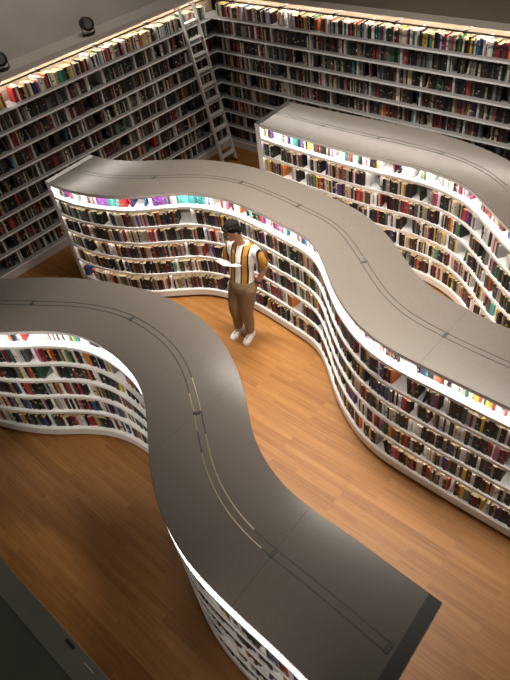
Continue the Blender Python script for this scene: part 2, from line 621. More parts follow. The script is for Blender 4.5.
def wavy_case(name, label, front, back, side, rng, case, end_start=True, end_stop=True, seams=(), clips=(), sheen_rear=False, end_mats=(None, None),
              brass=((0, 0),), seq=None, stop_inset=0.0, rear_shelves=False):
    fc = Curve(front, side)
    bc = Curve(back, -side)
    x0, y0 = fc.at(fc.L / 2)
    org = Vector((x0, y0, 0))
    root = empty(name, org)
    tag(root, label, 'bookcase', 'wavy white bookcases')

    def put(mb, nm, mats, parent=root, smooth=False):
        localize(mb, org)
        return mb.build(nm, mats, parent, smooth)

    N = 160
    fr = [fc.at(fc.L * i / (N - 1)) for i in range(N)]
    bk = [bc.at(bc.L * i / (N - 1)) for i in range(N)]

    def across(i, w):
        return fr[i].lerp(bk[i], w)

    v3 = lambda p, z: Vector((p.x, p.y, z))
    def frac_at(x, y):
        return min(range(N), key=lambda i: (across(i, .5) - Vector((x, y))).length) / (N - 1)

    seams = [frac_at(*q) for q in seams]
    clips = [frac_at(*q) for q in clips]
    # --- top slab, seams and an optional rear sheet, coloured as the wall lights' sheen
    mb = MB()
    mb.strip([[v3(p, TOP - 0.035) for p in fr], [v3(p, TOP - 0.004) for p in fr], [v3(across(i, 0.004), TOP) for i in range(N)],
              [v3(across(i, 0.996), TOP) for i in range(N)], [v3(p, TOP - 0.004) for p in bk], [v3(p, TOP - 0.035) for p in bk]])
    for sfrac in seams:
        i = int(sfrac * (N - 1))
        d = fc.tan(fc.L * sfrac) * 0.0018
        a, b = across(i, 0.006), across(i, 0.994)
        a3, b3 = v3(a, TOP + 0.0006), v3(b, TOP + 0.0006)
        d3 = Vector((d.x, d.y, 0))
        mb.add([a3 - d3, a3 + d3, b3 + d3, b3 - d3], [(0, 1, 2, 3)], 1)
    for k, f in enumerate(mb.f):
        if len(f) == 4 and mb.mi[k] == 0 and k // (N - 1) in (0, 4):
            mb.mi[k] = 2
        elif len(f) == 6:
            mb.mi[k] = 2
    slab = put(mb, 'top_slab', [M_SLAB, M_SEAM, M_WHITE])
    if sheen_rear:
        mb = MB()
        mb.strip([[v3(across(i, w), z) for i in range(N)] for w, z in ((0.535, TOP), (0.535, TOP + 0.003), (0.992, TOP + 0.003), (0.992, TOP))])
        o = put(mb, 'rear_sheen', M_SLABSHEEN)
        o['label'] = 'rear half of the top, lightened as sheen'
    # --- double inlay line along the middle with clips at the joints
    i0, i1 = int(0.016 * N), int(0.985 * N)
    for w in (0.475, 0.545) if not sheen_rear else (0.47, 0.52):
        mb = MB()
        hw = 0.0052
        secs = []
        for dw, z in ((-hw, TOP), (-hw, TOP + 0.0015), (hw, TOP + 0.0015), (hw, TOP)):
            secs.append([v3(across(i, w + dw), z) for i in range(i0, i1)])
        n_ = i1 - i0
        mb.strip(secs)
        # brass shows through where the black insert is missing
        for fi in range(len(mb.f)):
            pass
        k = 0
        for j in range(4):
            for i in range(n_ - 1):
                fr_ = (i + i0) / N
                if any(lo <= fr_ + (0.02 if w > 0.5 else 0) <= hi for lo, hi in brass):
                    mb.mi[k] = 1
                k += 1
        put(mb, 'inlay_line', [M_DARKTRACK, M_BRASS])
    for sfrac in list(seams) + clips + [0.016, 0.984]:
        i = int(sfrac * (N - 1))
        c = across(i, 0.51)
        t = fc.tan(fc.L * sfrac)
        M = Matrix.Translation(v3(c, TOP)) @ Matrix.Rotation(math.atan2(t.y, t.x), 4, 'Z')
        mb = MB()
        mb.box(-0.014, 0.014, -0.036, 0.036, 0, 0.004, M=M)
        put(mb, 'joint_clip', M_DARKTRACK)
    # --- end panels
    et = 0.095
    s_in, s_out = 0.0, fc.L
    for flag, ii, sg in ((end_start, 0, 1), (end_stop, N - 1, -1)):
        if not flag:
            continue
        a, b = fr[ii], bk[ii]
        t = fc.tan(0 if ii == 0 else fc.L) * sg
        n = (b - a).normalized()
        mb = MB()
        ins = stop_inset if ii else 0.0
        a2, b2 = a + n * 0.004 + t * ins, b - n * 0.004 + t * ins
        q = [a2 + t * 0.004, b2 + t * 0.004, b2 + t * et, a2 + t * et]
        mb.add([v3(p, 0.0) for p in q] + [v3(p, TOP - 0.036) for p in q],
               [(0, 1, 2, 3), (4, 5, 6, 7), (0, 1, 5, 4), (1, 2, 6, 5), (2, 3, 7, 6), (3, 0, 4, 7)])
        put(mb, 'end_panel', M_WHITE)
        mb = MB()
        q = [a + n * 0.006 + t * 0.004, b - n * 0.006 + t * 0.004, b - n * 0.006 + t * 0.085, a + n * 0.006 + t * 0.085]
        mb.add([v3(p, TOP) for p in q] + [v3(p, TOP + 0.0035) for p in q],
               [(0, 1, 2, 3), (4, 5, 6, 7), (0, 1, 5, 4), (1, 2, 6, 5), (2, 3, 7, 6), (3, 0, 4, 7)])
        em = end_mats[0 if ii == 0 else 1] or M_ENDDARK
        put(mb, 'end_strip', em)
        if ii == 0:
            s_in = et + 0.004
        else:
            s_out = fc.L - et - 0.004 - stop_inset
    # --- back board, rear panel, plinth, toe kick
    D = 0.30
    zt = TOP - 0.037
    mb = MB()
    mb.strip([fc.line(D, PLINTH, s_in, s_out), fc.line(D, zt, s_in, s_out), fc.line(D + 0.02, zt, s_in, s_out), fc.line(D + 0.02, PLINTH, s_in, s_out)])
    put(mb, 'back_board', M_BACK)
    mb = MB()
    b0, b1 = (0.1 if end_start else 0), bc.L - (0.1 + stop_inset if end_stop else 0)
    ro = 0.25 if rear_shelves else 0.0
    mb.strip([bc.line(0.012 + ro, 0.04, b0, b1), bc.line(0.012 + ro, zt, b0, b1), bc.line(0.035 + ro, zt, b0, b1), bc.line(0.035 + ro, 0.04, b0, b1)])
    put(mb, 'rear_panel_board', M_WHITE)
    mb = MB()
    mb.strip([fc.line(0.0, 0.035, s_in, s_out), fc.line(0.0, PLINTH - 0.012, s_in, s_out), fc.line(0.006, PLINTH, s_in, s_out), fc.line(D + 0.03, PLINTH, s_in, s_out), fc.line(D + 0.03, 0.035, s_in, s_out)])
    put(mb, 'plinth', M_WHITE)
    mb = MB()
    mb.strip([fc.line(0.035, 0.0, s_in, s_out), fc.line(0.035, 0.035, s_in, s_out), fc.line(D, 0.035, s_in, s_out), fc.line(D, 0.0, s_in, s_out)])
    put(mb, 'toe_kick', M_KICK)
    # --- shelf boards with a raised lip
    for z in BOARD_Z:
        mb = MB()
        mb.strip([fc.line(0.0, z, s_in, s_out), fc.line(0.0, z + 0.032, s_in, s_out), fc.line(0.007, z + 0.034, s_in, s_out),
                  fc.line(0.011, z + 0.022, s_in, s_out), fc.line(D, z + 0.022, s_in, s_out), fc.line(D, z, s_in, s_out)])
        put(mb, 'shelf', M_WHITE)
    # --- light strips under the front of the slab and of every board: a wedge whose inner face glows
    for z, led in [(TOP - 0.035, M_LED)] + [(z, M_LEDSOFT if case == 'front' else M_LEDAISLE) for z in BOARD_Z]:
        k = 0.018 if led is M_LED else 0.013
        mb = MB()
        secs = [fc.line(0.014, z - k, s_in, s_out), fc.line(0.014 + k, z - 0.0005, s_in, s_out), fc.line(0.014, z - 0.0005, s_in, s_out)]
        mb.strip(secs)
        n_ = len(secs[0])
        mb.mi = [1 if q < n_ - 1 else 0 for q in range(len(mb.f))]
        put(mb, 'light_strip', [M_WHITE, led])
    # --- uprights and books, tier by tier
    floors = [BOARD_Z[0] + 0.022] + [z + 0.022 for z in BOARD_Z[1:]] + [PLINTH]
    ceil = [TOP - 0.045] + BOARD_Z
    for tier, (zf, zc) in enumerate(zip(floors, ceil)):
        divs = divider_positions(s_in, s_out, rng, 0.95)
        for s in divs:
            p, t = fc.at(s), fc.tan(s)
            n = fc.nrm(s)
            M = Matrix(((t.x, n.x, 0, p.x), (t.y, n.y, 0, p.y), (0, 0, 1, 0), (0, 0, 0, 1)))
            mb = MB()
            mb.box(-0.016, 0.016, 0.045, D, zf, zc, M=M)
            put(mb, 'upright', M_WHITE)
        lit = tier == 0
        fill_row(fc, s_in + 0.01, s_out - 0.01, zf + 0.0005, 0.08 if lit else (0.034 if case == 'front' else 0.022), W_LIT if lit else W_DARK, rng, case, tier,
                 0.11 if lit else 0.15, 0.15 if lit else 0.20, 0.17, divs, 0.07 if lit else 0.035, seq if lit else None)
    if rear_shelves:
        r0, r1 = et + 0.004, bc.L - et - 0.004 - stop_inset
        for z in BOARD_Z:
            mb = MB()
            mb.strip([bc.line(0.0, z, r0, r1), bc.line(0.0, z + 0.032, r0, r1), bc.line(0.007, z + 0.034, r0, r1),
                      bc.line(0.011, z + 0.022, r0, r1), bc.line(D, z + 0.022, r0, r1), bc.line(D, z, r0, r1)])
            put(mb, 'shelf', M_WHITE)
        mb = MB()
        mb.strip([bc.line(0.0, 0.035, r0, r1), bc.line(0.0, PLINTH, r0, r1), bc.line(D, PLINTH, r0, r1), bc.line(D, 0.035, r0, r1)])
        put(mb, 'plinth', M_WHITE)
        for tier, (zf, zc) in enumerate(zip(floors, ceil)):
            divs = divider_positions(r0, r1, rng, 0.95)
            for s in divs:
                p, t, n = bc.at(s), bc.tan(s), bc.nrm(s)
                M = Matrix(((t.x, n.x, 0, p.x), (t.y, n.y, 0, p.y), (0, 0, 1, 0), (0, 0, 0, 1)))
                mb = MB()
                mb.box(-0.016, 0.016, 0.045, D * 0.8, zf, zc, M=M)
                put(mb, 'upright', M_WHITE)
            fill_row(bc, r0 + 0.01, r1 - 0.01, zf + 0.0005, 0.03, W_DARK, rng, 'front rear', tier, 0.14, 0.19, 0.15, divs, 0.04)
    return root, fc, slab


MF = [(-6.98, 3.24), (-6.57, 3.26), (-6.12, 3.37), (-5.72, 3.55), (-5.42, 3.79), (-5.09, 4.03), (-4.62, 4.15), (-4.18, 4.14), (-3.75, 4.09), (-3.31, 4.02),
      (-3.06, 3.88), (-2.81, 3.67), (-2.57, 3.47), (-2.27, 3.28), (-2.0, 3.17), (-1.75, 3.12), (-1.25, 3.10), (-0.75, 3.09), (-0.2, 3.09), (0.5, 3.09), (1.1, 3.09)]
MBK = [(-7.03, 4.03), (-6.69, 4.08), (-6.34, 4.21), (-6.07, 4.38), (-5.69, 4.62), (-5.28, 4.79), (-4.77, 4.88), (-4.14, 4.86), (-3.7, 4.81), (-3.28, 4.75),
       (-3.0, 4.67), (-2.66, 4.50), (-2.37, 4.3), (-2.15, 4.13), (-1.84, 3.98), (-1.5, 3.91), (-1.31, 3.88), (-1.09, 3.87), (-0.4, 3.86), (0.5, 3.86), (1.1, 3.86)]
RF = [(-5.62, 5.83), (-4.96, 5.80), (-4.25, 5.79), (-3.78, 5.80), (-3.32, 5.84), (-3.01, 5.85), (-2.74, 5.82), (-2.4, 5.71), (-2.05, 5.46), (-1.7, 5.19),
      (-1.35, 4.99), (-0.95, 4.89), (-0.4, 4.86), (0.4, 4.86), (1.1, 4.86)]
RB = [(-5.66, 6.61), (-4.69, 6.64), (-3.85, 6.69), (-3.36, 6.69), (-2.86, 6.64), (-2.56, 6.56), (-2.29, 6.46), (-1.9, 6.22), (-1.5, 5.93), (-1.1, 5.74), (-0.6, 5.66), (0.3, 5.64), (1.1, 5.64)]
FO = [(-6.45, 1.60), (-6.05, 1.62), (-5.61, 1.74), (-5.26, 1.99), (-4.88, 2.22), (-4.44, 2.40), (-4.03, 2.51), (-3.73, 2.53), (-3.35, 2.50), (-3.03, 2.41), (-2.78, 2.29),
      (-2.52, 2.13), (-2.3, 1.95), (-2.12, 1.80), (-1.91, 1.68), (-1.68, 1.60), (-1.47, 1.57), (-1.13, 1.565), (-0.72, 1.55), (-0.435, 1.54)]
FI = [(-6.40, 0.80), (-5.95, 0.83), (-5.5, 0.94), (-5.15, 1.09), (-4.84, 1.27), (-4.6, 1.46), (-4.36, 1.61), (-4.08, 1.71), (-3.74, 1.73), (-3.43, 1.69), (-3.18, 1.60), (-2.98, 1.48),
      (-2.74, 1.29), (-2.51, 1.11), (-2.25, 0.95), (-1.97, 0.84), (-1.72, 0.785), (-1.38, 0.76), (-1.0, 0.75), (-0.78, 0.735), (-0.405, 0.71)]


def rainbow(s, rng):
    """the colour-sorted run at the start of the reading-aisle bookcase's lit row"""
    for lo, hi, c in ((0.45, 0.62, 'white'), (0.62, 0.70, 'red'), (0.78, 0.98, 'purple'), (0.98, 1.16, 'teal'), (1.16, 1.32, 'red'), (1.32, 1.50, 'blue'), (1.50, 1.60, 'yellow'), (1.60, 1.76, 'purple'),
                      (1.9, 2.2, 'teal')):
        if lo <= s < hi:
            return c
    return None


rng = random.Random(11)
case_m, cur_m, slab_m = wavy_case('wavy_bookcase', 'long wavy white bookcase with grey top, curving behind the standing reader', MF, MBK, 1, rng, 'middle', True, True,
                           seams=((-5.75, 4.1), (-1.45, 3.5), (0.1, 3.5)), clips=((-4.69, 4.5), (-3.78, 4.48), (-2.6, 3.98)), end_mats=(M_ENDSHEEN, None), seq=rainbow)
case_r, cur_r, slab_r = wavy_case('wavy_bookcase', 'wavy white bookcase with a glossy grey top, beside the back wall shelves', RF, RB, 1, rng, 'far', True, True,
                           seams=((-4.71, 6.22), (-3.0, 6.24), (-1.6, 5.6)), clips=((-3.87, 6.25),), sheen_rear=False)
case_f, cur_f, slab_f = wavy_case('wavy_bookcase', 'wavy bookcase nearest the camera whose grey top hides most of its shelves', FI, FO, 1, rng, 'front', True, True,
                           seams=((-4.95, 1.72), (-2.6, 1.7), (-1.41, 1.2)), clips=((-3.9, 2.15),), brass=((0.60, 0.66), (0.69, 0.83)), stop_inset=0.2, rear_shelves=True)

# ------------------------------------------------------------------ wall bookcases
WZ0, WDZ, WN = 0.148, 0.2633, 9


def wall_case(name, label, pts, side, rng, case, toe):
    fc = Curve(pts, side, ds=0.5, smooth=0)
    x0, y0 = fc.at(fc.L / 2)
    org = Vector((x0, y0, 0))
    root = empty(name, org)
    tag(root, label, 'bookcase')

    def put(mb, nm, mats):
        localize(mb, org)
        return mb.build(nm, mats, root)

    L = fc.L
    mb = MB()
    mb.strip([fc.line(0.004, 0.0), fc.line(0.004, WZ0 - 0.022), fc.line(DEP - 0.02, WZ0 - 0.022), fc.line(DEP - 0.02, 0.0)])
    put(mb, 'plinth', M_GREYWHITE)
    mb = MB()
    mb.strip([fc.line(DEP - 0.02, 0.0), fc.line(DEP - 0.02, 2.558), fc.line(DEP, 2.558), fc.line(DEP, 0.0)])
    put(mb, 'back_board', M_WALLBACK)
    for i in range(WN):
        z = WZ0 + i * WDZ
        mb = MB()
        mb.strip([fc.line(0, z - 0.026), fc.line(0, z), fc.line(DEP - 0.021, z), fc.line(DEP - 0.021, z - 0.026)])
        n_ = len(fc.line(0, z)) - 1
        mb.mi = [1 if q < n_ else 0 for q in range(len(mb.f))]
        put(mb, 'shelf', [M_SHELFGREY, M_WHITE])
        top = i == WN - 1
        zc = z + WDZ - 0.0265 if not top else z + 0.2
        divs = divider_positions(0, L, rng, 0.82)
        for s in divs:
            p, t, n = fc.at(s), fc.tan(s), fc.nrm(s)
            M = Matrix(((t.x, n.x, 0, p.x), (t.y, n.y, 0, p.y), (0, 0, 1, 0), (0, 0, 0, 1)))
            mb = MB()
            mb.box(-0.014, 0.014, 0.05, DEP - 0.021, z + 0.0003, zc, M=M)
            put(mb, 'upright', M_GREYWHITE)
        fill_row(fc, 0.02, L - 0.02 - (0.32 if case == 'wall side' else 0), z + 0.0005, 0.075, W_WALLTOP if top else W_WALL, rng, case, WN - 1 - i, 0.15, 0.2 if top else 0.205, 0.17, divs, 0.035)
    mb = MB()
    mb.strip([fc.line(0.165, 2.553, 0.2, fc.L - 0.2), fc.line(0.165, 2.559, 0.2, fc.L - 0.2), fc.line(0.185, 2.559, 0.2, fc.L - 0.2), fc.line(0.185, 2.553, 0.2, fc.L - 0.2)])
    put(mb, 'light_strip', M_LEDWALL)
    return root


wall_case('wall_bookcase', 'tall grey wall bookcase behind the ladder, running along one side', [(XL, 0.6), (XL, YB + DEP - 0.001)], 1, rng, 'wall side', 1)
wall_case('wall_bookcase', 'tall grey wall bookcase across the back, meeting the ladder wall in a corner', [(XL + 0.002, YB), (-0.6, YB)], 1, rng, 'wall back', 1)

# black rail for the rolling ladder, with its brackets
rail = empty('ladder_rail', (XL + 0.0, 5.0, 2.54))
tag(rail, 'thin black ladder rail running above the top row of the wall books', 'rail')
mb = MB()
RO = 0.03
mb.tube([(XL - RO, 0.6, 2.54), (XL - RO, YB - RO - 0.06, 2.54), (XL - RO + 0.02, YB - RO - 0.02, 2.54), (XL - RO + 0.06, YB - RO, 2.54), (-0.6, YB - RO, 2.54)], 0.011, 8)
localize(mb, (XL, 5.0, 2.54))
mb.build('rail_tube', M_BLACK, rail)
for k in range(7):
    y = 1.2 + k * 1.0
    mb = MB()
    mb.tube([(XL - RO, y, 2.54), (XL - DEP + 0.021, y, 2.54)], 0.008, 6)
    mb.tube([(XL - RO - 0.02, y, 2.54), (XL - RO + 0.02, y, 2.54)], 0.022, 8)
    localize(mb, (XL, 5.0, 2.54))
    mb.build('bracket', M_BLACK, rail)
for k in range(7):
    x = -7.4 + k * 0.98
    mb = MB()
    mb.tube([(x, YB - RO, 2.54), (x, YB + DEP - 0.021, 2.54)], 0.008, 6)
    mb.tube([(x, YB - RO - 0.02, 2.54), (x, YB - RO + 0.02, 2.54)], 0.022, 8)
    localize(mb, (XL, 5.0, 2.54))
    mb.build('bracket', M_BLACK, rail)

# two round spotlights on the ledge
for k, y in enumerate((3.82, 5.27)):
    lx = XL - CF - 0.11
    sp = empty('ledge_spotlight', (lx, y, 2.635))
    tag(sp, ('dark round spotlight on the ledge above the wall books, farther from the ladder', 'dark round spotlight on the ledge above the wall books, nearer the ladder')[k], 'spotlight', 'spotlights on the ledge')
    mb = MB()
    mb.box(-0.05, 0.05, -0.05, 0.05, 0, 0.02)
    mb.build('base', M_BLACK, sp)
    mb = MB()
    for sy in (-1, 1):
        mb.tube([(0, sy * 0.1, 0.015), (0, sy * 0.1, 0.155)], 0.008, 6)
    mb.box(-0.012, 0.012, -0.105, 0.105, 0.012, 0.026)
    mb.build('yoke', M_BLACK, sp)
    mb = MB()
    d = Vector((0.85, -0.25, 0.1)).normalized()
    c0 = Vector((0, 0, 0.155))
    mb.tube([c0 - d * 0.09, c0 - d * 0.07, c0 + d * 0.07], 0.09, 20, radii=[0.06, 0.088, 0.092])
    mb.build('lamp_housing', mat('dark_lamp_housing', (0.02, 0.019, 0.018), 0.5), sp, True)
    mb = MB()
    mb.tube([c0 + d * 0.0705, c0 + d * 0.074], 0.058, 20)
    mb.build('lamp_lens', mat('dark_grey_lens', (0.11, 0.10, 0.095), 0.25), sp)

# ladder
lad = empty('library_ladder', (-7.43, 6.95, 0))
tag(lad, 'slim grey metal ladder leaning on the wall shelves near the corner', 'ladder')
LT, LB = Vector((XL + 0.045, 0, 2.56)), Vector((-7.43, 0, 0.0))


def ladpt(y, u):
    p = LB.lerp(LT, u)
    return Vector((p.x, y, p.z))


for yy in (6.80, 7.12):
    mb = MB()
    d = (LT - LB).normalized()
    ang = math.atan2(d.x, d.z)
    M = Matrix.Translation(Vector((LB.x, yy, 0.02))) @ Matrix.Rotation(ang, 4, 'Y')
    mb.box(-0.03, 0.03, -0.012, 0.012, 0.0, (LT - LB).length, M=M)
    localize(mb, (-7.43, 6.95, 0))
    st = mb.build('stile', M_STEEL, lad)
    mb = MB()
    mb.tube([(LB.x, yy - 0.016, 0.03), (LB.x, yy + 0.016, 0.03)], 0.03, 12)
    localize(mb, (-7.43, 6.95, 0))
    w = mb.build('roller', M_BLACK, lad)
    mb = MB()
    tp = ladpt(yy, 1.0)
    mb.tube([tp + Vector((0.0, 0, -0.02)), tp + Vector((0.0, 0, 0.06)), tp + Vector((-0.035, 0, 0.09)), tp + Vector((-0.08, 0, 0.06)), tp + Vector((-0.085, 0, -0.005))], 0.011, 6)
    localize(mb, (-7.43, 6.95, 0))
    mb.build('hook', M_STEEL, lad)
for k in range(10):
    u = 0.075 + k * 0.094
    p = ladpt(6.96, u)
    mb = MB()
    mb.box(p.x - 0.045, p.x + 0.045, 6.812, 7.108, p.z - 0.011, p.z + 0.011)
    localize(mb, (-7.43, 6.95, 0))
    mb.build('rung', M_STEEL, lad)

# marks on the upper-floor edge: a dark slot and a small bright clip
o = MB()
o.box(-0.79, -0.76, -0.001, 0.006, 3.8002, 3.803, M=Matrix.Translation((0, 0, 0)))
tag(o.build('drain_slot', M_DARKTRACK), 'small dark slot in the green grey ledge', 'slot')
o = MB()
o.box(-0.716, -0.68, -0.002, 0.0005, 3.8002, 3.804)
tag(o.build('metal_clip', mat('bright_clip', (0.8, 0.78, 0.72), 0.3, 0.6)), 'small bright metal clip on the green grey ledge', 'clip')

# ------------------------------------------------------------------ the reader
M_SKIN = noisy('skin', (0.37, 0.175, 0.098), (0.40, 0.195, 0.11), 30, 0.5)
M_HAIR = noisy('black_hair', (0.010, 0.008, 0.007), (0.02, 0.015, 0.012), 60, 0.8, spec=0.12, bump=0.15)
M_KHAKI = noisy('khaki_cotton', (0.235, 0.165, 0.085), (0.275, 0.195, 0.105), 26, 0.85, bump=0.15)
M_SNEAKER = mat('white_leather', (0.82, 0.80, 0.77), 0.45)
M_SOLE = mat('off_white_rubber', (0.74, 0.72, 0.66), 0.6)
M_PAPER = mat('white_paper', (0.82, 0.80, 0.75), 0.7)
M_BOOKCOVER = mat('black_book_cover', (0.02, 0.02, 0.022), 0.5)


def stripe_mat():
    mm = mat('striped_shirt_cloth', (0.8, 0.8, 0.78), 0.8)
    nt = mm.node_tree
    tc = nt.nodes.new('ShaderNodeTexCoord')
    sx = nt.nodes.new('ShaderNodeSeparateXYZ')
    nt.links.new(tc.outputs['Object'], sx.inputs[0])
    ad = nt.nodes.new('ShaderNodeMath')
    ad.operation = 'MULTIPLY_ADD'
    ad.inputs[1].default_value = 1 / 0.152
    ad.inputs[2].default_value = 3.36
    nt.links.new(sx.outputs['X'], ad.inputs[0])
    fr = nt.nodes.new('ShaderNodeMath')
    fr.operation = 'FRACT'
    nt.links.new(ad.outputs[0], fr.inputs[0])
    rp = nt.nodes.new('ShaderNodeValToRGB')
    cr = rp.color_ramp
    cr.interpolation = 'CONSTANT'
    W, K, Y, B = (0.78, 0.77, 0.75, 1), (0.015, 0.014, 0.014, 1), (0.46, 0.205, 0.02, 1), (0.2, 0.19, 0.18, 1)
    cr.elements[0].position = 0.0
    cr.elements[0].color = W
    cr.elements[1].position = 0.36
    cr.elements[1].color = K
    for p, c in ((0.47, Y), (0.80, K), (0.90, W)):
        e = cr.elements.new(p)
        e.color = c
    nt.links.new(fr.outputs[0], rp.inputs[0])
    nt.links.new(rp.outputs[0], nt.nodes['Principled BSDF'].inputs['Base Color'])
    return mm


M_SHIRT = stripe_mat()


def loft(mb, rings, n=20):
    """rings: (centre, rx, ry[, tilt about X]) stacked upwards, elliptical"""
    vs, fs = [], []
    for c, rx, ry in rings:
        for k in range(n):
            a = 2 * math.pi * k / n
            vs.append(Vector((c[0] + rx * math.cos(a), c[1] + ry * math.sin(a), c[2])))
    for i in range(len(rings) - 1):
        for k in range(n):
            k2 = (k + 1) % n
            fs.append((i * n + k, i * n + k2, (i + 1) * n + k2, (i + 1) * n + k))
    fs.append(tuple(range(n - 1, -1, -1)))
    fs.append(tuple((len(rings) - 1) * n + k for k in range(n)))
    mb.add(vs, fs)


def ball(mb, c, r, n=14, M=None):
    vs, fs = [], []
    rx, ry, rz = r if isinstance(r, tuple) else (r, r, r)
    for i in range(1, n):
        th = math.pi * i / n
        for k in range(n):
            a = 2 * math.pi * k / n
            vs.append(Vector((rx * math.sin(th) * math.cos(a), ry * math.sin(th) * math.sin(a), rz * math.cos(th))))
    t, b = len(vs), len(vs) + 1
    vs += [Vector((0, 0, rz)), Vector((0, 0, -rz))]
    for i in range(n - 2):
        for k in range(n):
            k2 = (k + 1) % n
            fs.append((i * n + k, (i + 1) * n + k, (i + 1) * n + k2, i * n + k2))
    for k in range(n):
        k2 = (k + 1) % n
        fs.append((t, k, k2))
        fs.append((b, (n - 2) * n + k2, (n - 2) * n + k))
    c = Vector(c)
    vs = [(M @ v if M else v) + c for v in vs]
    mb.add(vs, fs)


def limb(mb, pts, radii, n=14):
    """smooth tapering limb through the joints, with rounded ends"""
    P = [Vector(p) for p in pts]
    out, rr = [], []
    for i in range(len(P) - 1):
        p0, p1, p2, p3 = P[max(i - 1, 0)], P[i], P[i + 1], P[min(i + 2, len(P) - 1)]
        for k in range(6):
            t = k / 6
            out.append(0.5 * ((2 * p1) + (p2 - p0) * t + (2 * p0 - 5 * p1 + 4 * p2 - p3) * t * t + (3 * p1 - p0 - 3 * p2 + p3) * t ** 3))
            rr.append(radii[i] + (radii[i + 1] - radii[i]) * t)
    out.append(P[-1])
    rr.append(radii[-1])
    mb.tube(out, 0, n, radii=rr)
    ball(mb, P[0], radii[0] * 0.98, 10)
    ball(mb, P[-1], radii[-1] * 0.98, 10)


def fuse(mb, name, material, parent, voxel, smooth=4):
    """one continuous skin over all the lofted pieces"""
    tmp = mb.build('fuse_tmp', material)
    md = tmp.modifiers.new('r', 'REMESH')
    md.mode = 'VOXEL'
    md.voxel_size = voxel
    md.use_smooth_shade = True
    if smooth:
        sm = tmp.modifiers.new('s', 'SMOOTH')
        sm.factor = 0.5
        sm.iterations = smooth
    bpy.context.view_layer.update()
    dg = bpy.context.evaluated_depsgraph_get()
    me = bpy.data.meshes.new_from_object(tmp.evaluated_get(dg))
    me.name = name
    old = tmp.data
    bpy.data.objects.remove(tmp)
    bpy.data.meshes.remove(old)
    me.materials.clear()
    me.materials.append(material)
    me.polygons.foreach_set('use_smooth', [True] * len(me.polygons))
    return link(name, me, parent)


man = empty('person', (-4.19, 3.70, 0.0), math.radians(6))
tag(man, 'man in striped shirt and khaki trousers standing in the aisle, reading an open book', 'person')

HC = Vector((0.045, 0.055, 1.545))
HR = Matrix.Rotation(math.radians(-30), 4, 'Z') @ Matrix.Rotation(math.radians(24), 4, 'X')


def hp(x, y, z):
    """point of the head in head coordinates (face towards -y) to the person's frame"""
    return HC + (HR @ Vector((x, y, z)))


body = MB()
loft(body, [((.10, .03, .80), .10, .08), ((.10, .03, .88), .145, .10), ((.10, .045, .98), .132, .092), ((.10, .07, 1.08), .13, .09), ((.10, .10, 1.20), .148, .098),
            ((.10, .12, 1.29), .158, .092), ((.10, .13, 1.345), .13, .07), ((.095, .125, 1.375), .075, .056)])
limb(body, [(.097, .125, 1.34), (.085, .105, 1.42), hp(0, .02, -.05)], [.058, .050, .052])
# head: skull, jaw, nose, brow, ears, lips
hm = HR.to_3x3()
hd = MB()
ball(body, hp(0, .012, .022), (.073, .090, .088), 18, HR)
ball(body, hp(0, -.018, -.035), (.055, .062, .070), 16, HR)
ball(body, hp(0, -.062, -.078), (.022, .020, .018), 10, HR)
limb(body, [hp(0, -.076, .012), hp(0, -.090, -.012), hp(0, -.102, -.028)], [.008, .010, .0135], 10)
for sx in (-1, 1):
    ball(body, hp(sx * .012, -.088, -.031), .0085, 8, HR)
    ball(body, hp(sx * .074, .010, -.010), (.008, .018, .030), 10, HR)
    ball(body, hp(sx * .036, -.055, -.022), (.022, .022, .020), 10, HR)
limb(body, [hp(-.045, -.060, .026), hp(-.02, -.078, .030), hp(.02, -.078, .030), hp(.045, -.060, .026)], [.008, .010, .010, .008], 8)
limb(body, [hp(-.020, -.070, -.055), hp(0, -.082, -.052), hp(.020, -.070, -.055)], [.004, .0075, .004], 8)
limb(body, [hp(-.016, -.070, -.063), hp(0, -.080, -.064), hp(.016, -.070, -.063)], [.004, .0075, .004], 8)
# arms
limb(body, [(-.055, .12, 1.315), (-.11, .11, 1.20), (-.155, .085, 1.075), (-.085, -.005, 1.115), (-.01, -.10, 1.165)], [.052, .046, .038, .036, .025])
limb(body, [(.255, .14, 1.315), (.295, .165, 1.20), (.325, .19, 1.07), (.30, .14, .97), (.262, .085, .865)], [.052, .046, .038, .034, .025])
# legs and feet
limb(body, [(.02, .03, .85), (-.012, .0, .66), (-.035, -.02, .47), (-.06, .02, .28), (-.085, .035, .085)], [.085, .072, .052, .048, .034])
limb(body, [(.18, .03, .85), (.155, .015, .66), (.125, .0, .47), (.11, .025, .28), (.095, .03, .085)], [.085, .072, .052, .048, .034])
limb(body, [(-.085, .045, .055), (-.085, -.07, .036)], [.024, .018])
limb(body, [(.095, .04, .055), (.108, -.07, .036)], [.024, .018])


